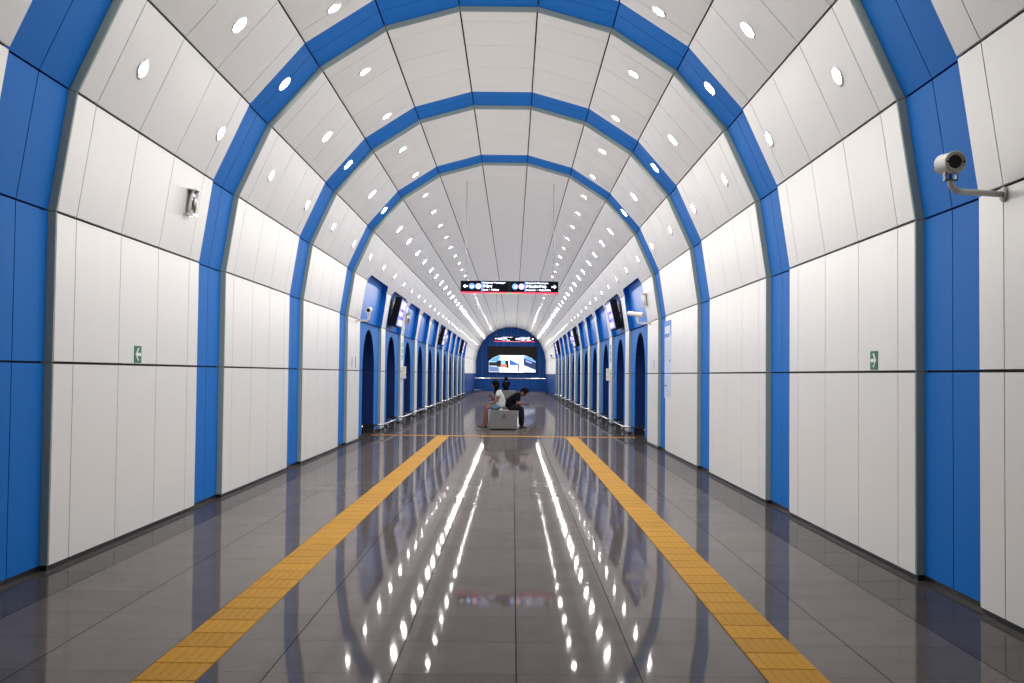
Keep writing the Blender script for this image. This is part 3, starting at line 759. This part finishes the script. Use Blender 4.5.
def person(loc, rot, label, P, hair_long, mats):
    t = thing('person', label, 'person', loc, None, (0, 0, rot))
    hip, waist, chest, neck, head = P['hip'], P['waist'], P['chest'], P['neck'], P['head']
    V = Vector
    hd = (V(head)-V(neck)).normalized(); face = V(P['face']).normalized(); side = V((0, 1, 0))
    chains = [([hip, waist, chest, neck, tuple(V(head)-hd*.05), head, tuple(V(head)+hd*.065)], [(.10, .075), (.10, .07), (.105, .07), (.050, .050), (.064, .074), (.088, .104), (.072, .086)])]
    for s in (1, -1):
        sh = (P['shoulder'][0], s*.165, P['shoulder'][2]); el, wr = P['elbow%+d' % s], P['wrist%+d' % s]
        chains.append(([chest, sh, tuple(V(sh).lerp(V(el), .5)), el, tuple(V(el).lerp(V(wr), .5)), wr], [(.12, .08), .052, .044, .037, .033, .022]))
        hj = (hip[0]+.03, s*.09, hip[2]-.01); kn, an = P['knee%+d' % s], P['ankle%+d' % s]; toe = P['toe%+d' % s]
        chains.append(([hip, tuple(V(hj).lerp(V(kn), .22)), tuple(V(hj).lerp(V(kn), .6)), kn, tuple(V(kn).lerp(V(an), .4)), an, toe], [(.10, .075), .065, .062, .052, .051, .033, .028]))
    meshes = [chain_mesh(chains, 2)]
    for s in (1, -1):
        wr = V(P['wrist%+d' % s]); el = V(P['elbow%+d' % s]); meshes += hand(wr-(wr-el).normalized()*.01, (wr-el), P.get('palmup', (0, 0, 1)), s)
    bm = merge(meshes)
    up = hd; hc = V(head)
    # nose, ears and jaw belong to the head
    R3 = Matrix((face, side, up)).transposed().to_4x4()
    ellipsoid(bm, hc+face*.090-up*.014, (.014, .011, .021), 8, 6, R3)
    for s in (1, -1): ellipsoid(bm, hc+side*s*.074-up*.01, (.018, .010, .030), 8, 6, R3)
    body = obj('body', bm, mats['skin'], t, True)
    for s in (1, -1):
        bm = bmesh.new(); ellipsoid(bm, hc+face*.074+side*s*.031+up*.010, (.009, .012, .007), 8, 6, R3); obj('eye', bm, M['camdark'], body, True)
    bm = bmesh.new(); ellipsoid(bm, hc+face*.070-up*.050, (.010, .022, .006), 8, 6, R3); obj('mouth', bm, mat('lips', (.30, .07, .06), .5, noise=.02), body, True)
    # hair
    bm = bmesh.new(); ellipsoid(bm, hc-face*.014+up*.026, (.118, .102, .114), 20, 14, R3, cut=lambda c: c.z < -.35 and c.x > -.2 or (c.x > .62 and c.z < .45))
    if hair_long:
        ms = [chain_mesh([([tuple(hc-face*.05+up*.02), tuple(hc-face*.075-V((0, 0, .09))), tuple(hc-face*.085-V((.0, 0, .20))), tuple(hc-face*.06-V((0, 0, .29)))], [(.07, .06), (.072, .05), (.06, .04), (.03, .02)])], 2)]
        for s in (1, -1):
            ms.append(chain_mesh([([tuple(hc+side*s*.055+up*.03), tuple(hc+side*s*.078-up*.05+face*.01), tuple(hc+side*s*.075-V((0, 0, .15))+face*.0), tuple(hc+side*s*.06-V((0, 0, .24))+face*.03)], [.035, .032, .030, .014])], 2))
        for m_ in ms: bm.from_mesh(m_); bpy.data.meshes.remove(m_)
    obj('hair', bm, M['hair'], t, True)
    # clothes: sleeves and trunk as one garment a little larger than the body
    ch = [([tuple(V(hip)+(V(hip)-V(waist))*.25), tuple(V(hip).lerp(V(waist), .35)), waist, chest, tuple(V(chest).lerp(V(neck), .62))], [(.165, .135), (.170, .135), (.160, .125), (.170, .125), (.085, .075)])]
    for s in (1, -1):
        sh = (P['shoulder'][0], s*.165, P['shoulder'][2]); el, wr = V(P['elbow%+d' % s]), V(P['wrist%+d' % s]); slv = P['sleeve']
        if slv <= 1: e = [tuple(V(sh).lerp(el, slv*.6)), tuple(V(sh).lerp(el, slv))]; rr = [.072, .064]
        else: e = [tuple(V(sh).lerp(el, .6)), tuple(el), tuple(el.lerp(wr, slv-1))]; rr = [.060, .052, .040]
        ch.append(([chest, sh]+e, [(.160, .115), .086]+rr))
    K = P.get('bulk', 1); ch = [(a_, [tuple(v*K for v in r_) if isinstance(r_, tuple) else r_*(1+(K-1)*.5) for r_ in b_]) for a_, b_ in ch]
    link('shirt', chain_mesh(ch, 2), mats['shirt'], t, True)
    ch = [([tuple(V(hip)+V((-.01, 0, .07))), hip], [(.150, .118), (.150, .118)])]
    for s in (1, -1):
        hj = V((hip[0]+.03, s*.09, hip[2]-.01)); kn, an = V(P['knee%+d' % s]), V(P['ankle%+d' % s])
        if P['shorts']: ch.append(([hip, tuple(hj.lerp(kn, .18)), tuple(hj.lerp(kn, .45)), tuple(hj.lerp(kn, .72))], [(.150, .118), .098, .090, .084]))
        else: ch.append(([hip, tuple(hj.lerp(kn, .18)), tuple(hj.lerp(kn, .55)), tuple(kn), tuple(kn.lerp(an, .5)), tuple(kn.lerp(an, 1.1))], [(.150, .118), .110, .102, .082, .074, .066]))
    link('shorts' if P['shorts'] else 'trousers', chain_mesh(ch, 2), mats['legs'], t, True)
    for s in (1, -1):
        an, toe = V(P['ankle%+d' % s]), V(P['toe%+d' % s]); fw = (toe-an); fw.z = 0; fw.normalize()
        heel = V((an.x, an.y, .045))-fw*.05
        tip = V((toe.x, toe.y, .038))+fw*.03
        me = chain_mesh([([tuple(heel), tuple(heel.lerp(tip, .45)), tuple(tip)], [(.050, .046), (.054, .046), (.046, .034)]), ([tuple(heel+fw*.045), tuple(an+V((0, 0, .04)))], [.055, .062]), ([tuple(heel+fw*.045), tuple(heel+fw*.13+V((0, 0, .02)))], [.055, .046])], 2)
        so = link('shoe', me, mats['shoe'], t, True)
        bm = bmesh.new(); a_ = math.atan2(fw.y, fw.x); mid = (heel+tip)/2; hl = (tip-heel).length/2+.045
        ellipsoid(bm, (mid.x, mid.y, .012), (hl, .050, .012), 16, 6, Matrix.Rotation(a_, 4, 'Z')); obj('sole', bm, M['sole'], so, True)
    return t
BY = 27.52
woman = {'bulk': 1.12, 'hip': (-.01, 0, .60), 'waist': (-.035, 0, .74), 'chest': (.0, 0, .90), 'neck': (.055, 0, 1.04), 'head': (.125, 0, 1.165), 'face': (.85, 0, -.52),
 'shoulder': (.01, 0, .965), 'elbow+1': (.13, .20, .71), 'wrist+1': (.33, .12, .67), 'elbow-1': (.15, -.18, .74), 'wrist-1': (.235, -.04, .85),
 'knee+1': (.35, .10, .57), 'ankle+1': (.36, .10, .12), 'toe+1': (.49, .12, .05), 'knee-1': (.36, -.08, .58), 'ankle-1': (.42, -.12, .13), 'toe-1': (.55, -.16, .055), 'sleeve': .45, 'shorts': True, 'palmup': (0, 0, 1)}
person((-.13, BY, 0), PI, 'person in white top and denim shorts hunched over a phone on the bench, facing left', woman, True, {'skin': M['skin'], 'shirt': M['tee'], 'legs': M['denim'], 'shoe': M['shoe']})
man = {'bulk': 1.16, 'hip': (.0, 0, .60), 'waist': (.06, 0, .74), 'chest': (.19, 0, .88), 'neck': (.315, 0, .925), 'head': (.405, 0, .975), 'face': (.55, 0, -.84),
 'shoulder': (.24, 0, .90), 'elbow+1': (.25, .22, .68), 'wrist+1': (.43, .08, .67), 'elbow-1': (.24, -.22, .68), 'wrist-1': (.42, -.07, .68),
 'knee+1': (.34, .14, .56), 'ankle+1': (.33, .15, .12), 'toe+1': (.47, .18, .05), 'knee-1': (.35, -.14, .56), 'ankle-1': (.35, -.15, .12), 'toe-1': (.49, -.18, .05), 'sleeve': .75, 'shorts': False}
person((.10, BY+.05, 0), 0, 'person in a black top bent forward over a phone on the bench, facing right', man, False, {'skin': M['skin'], 'shirt': M['blackcloth'], 'legs': M['trousers'], 'shoe': M['shoe']})
third = dict(woman); third.update({'shorts': False, 'sleeve': 1.8, 'head': (.09, 0, 1.20), 'neck': (.03, 0, 1.07), 'face': (.95, 0, -.3)})
person((-.22, 63.35, 0), PI/2, 'dark-clothed person seated on the farther bench behind the pair', third, True, {'skin': M['skin'], 'shirt': M['blackcloth'], 'legs': M['trousers'], 'shoe': M['shoe']})
def phone(loc, rot, label):
    t = thing('mobile_phone', label, 'phone', loc, None, rot)
    bm = bmesh.new(); rbox(bm, -.036, .036, -.004, .004, -.075, .075, .003); obj('case', bm, M['phone'], t)
    bm = bmesh.new(); box(bm, -.032, .032, -.0052, -.0042, -.068, .068); obj('screen', bm, em('phone_glow', (.25, .3, .4), .4), t)
phone((-.13-.285, BY-.045, .915), (.5, .0, PI/2), 'dark phone held by the person in the white top')
phone((.10+.545, BY+.06, .665), (.9, 0, -PI/2), 'dark phone held by the bent-over person in black')

# ------------------------------------------------------------------ world, camera, view
w = bpy.data.worlds.new('world'); scene.world = w; w.use_nodes = True
w.node_tree.nodes['Background'].inputs[0].default_value = (.85, .80, .76, 1); w.node_tree.nodes['Background'].inputs[1].default_value = .04
cd = bpy.data.cameras.new('camera'); cam = bpy.data.objects.new('camera', cd); C.objects.link(cam)
f_, h_, cx_, yaw, pitch, roll = 1034.1255, 1.4526, .2118, -.0014, .0319, .0104
cd.sensor_fit = 'HORIZONTAL'; cd.sensor_width = 36; cd.lens = f_/1024*36; cd.clip_start = .05; cd.clip_end = 300
def cdir(u, v, w_):   # camera-frame vector (right, up, forward) before the roll -> world
    y, z = v*math.cos(-pitch)-w_*math.sin(-pitch), v*math.sin(-pitch)+w_*math.cos(-pitch)
    x = u; x, z = x*math.cos(-yaw)-z*math.sin(-yaw), x*math.sin(-yaw)+z*math.cos(-yaw)
    return Vector((x, z, y))
cr, sr = math.cos(roll), math.sin(roll)
R0, U0, F0 = cdir(1, 0, 0), cdir(0, 1, 0), cdir(0, 0, 1)
right = R0*cr+U0*sr; up_ = -R0*sr+U0*cr
mw = Matrix((right, up_, -F0)).transposed().to_4x4(); mw.translation = Vector((cx_, 0, h_)); cam.matrix_world = mw
scene.camera = cam
vs_ = scene.view_settings; vs_.view_transform = 'Standard'; vs_.look = 'None'; vs_.gamma = 1; vs_.use_curve_mapping = False; vs_.exposure = 0.0
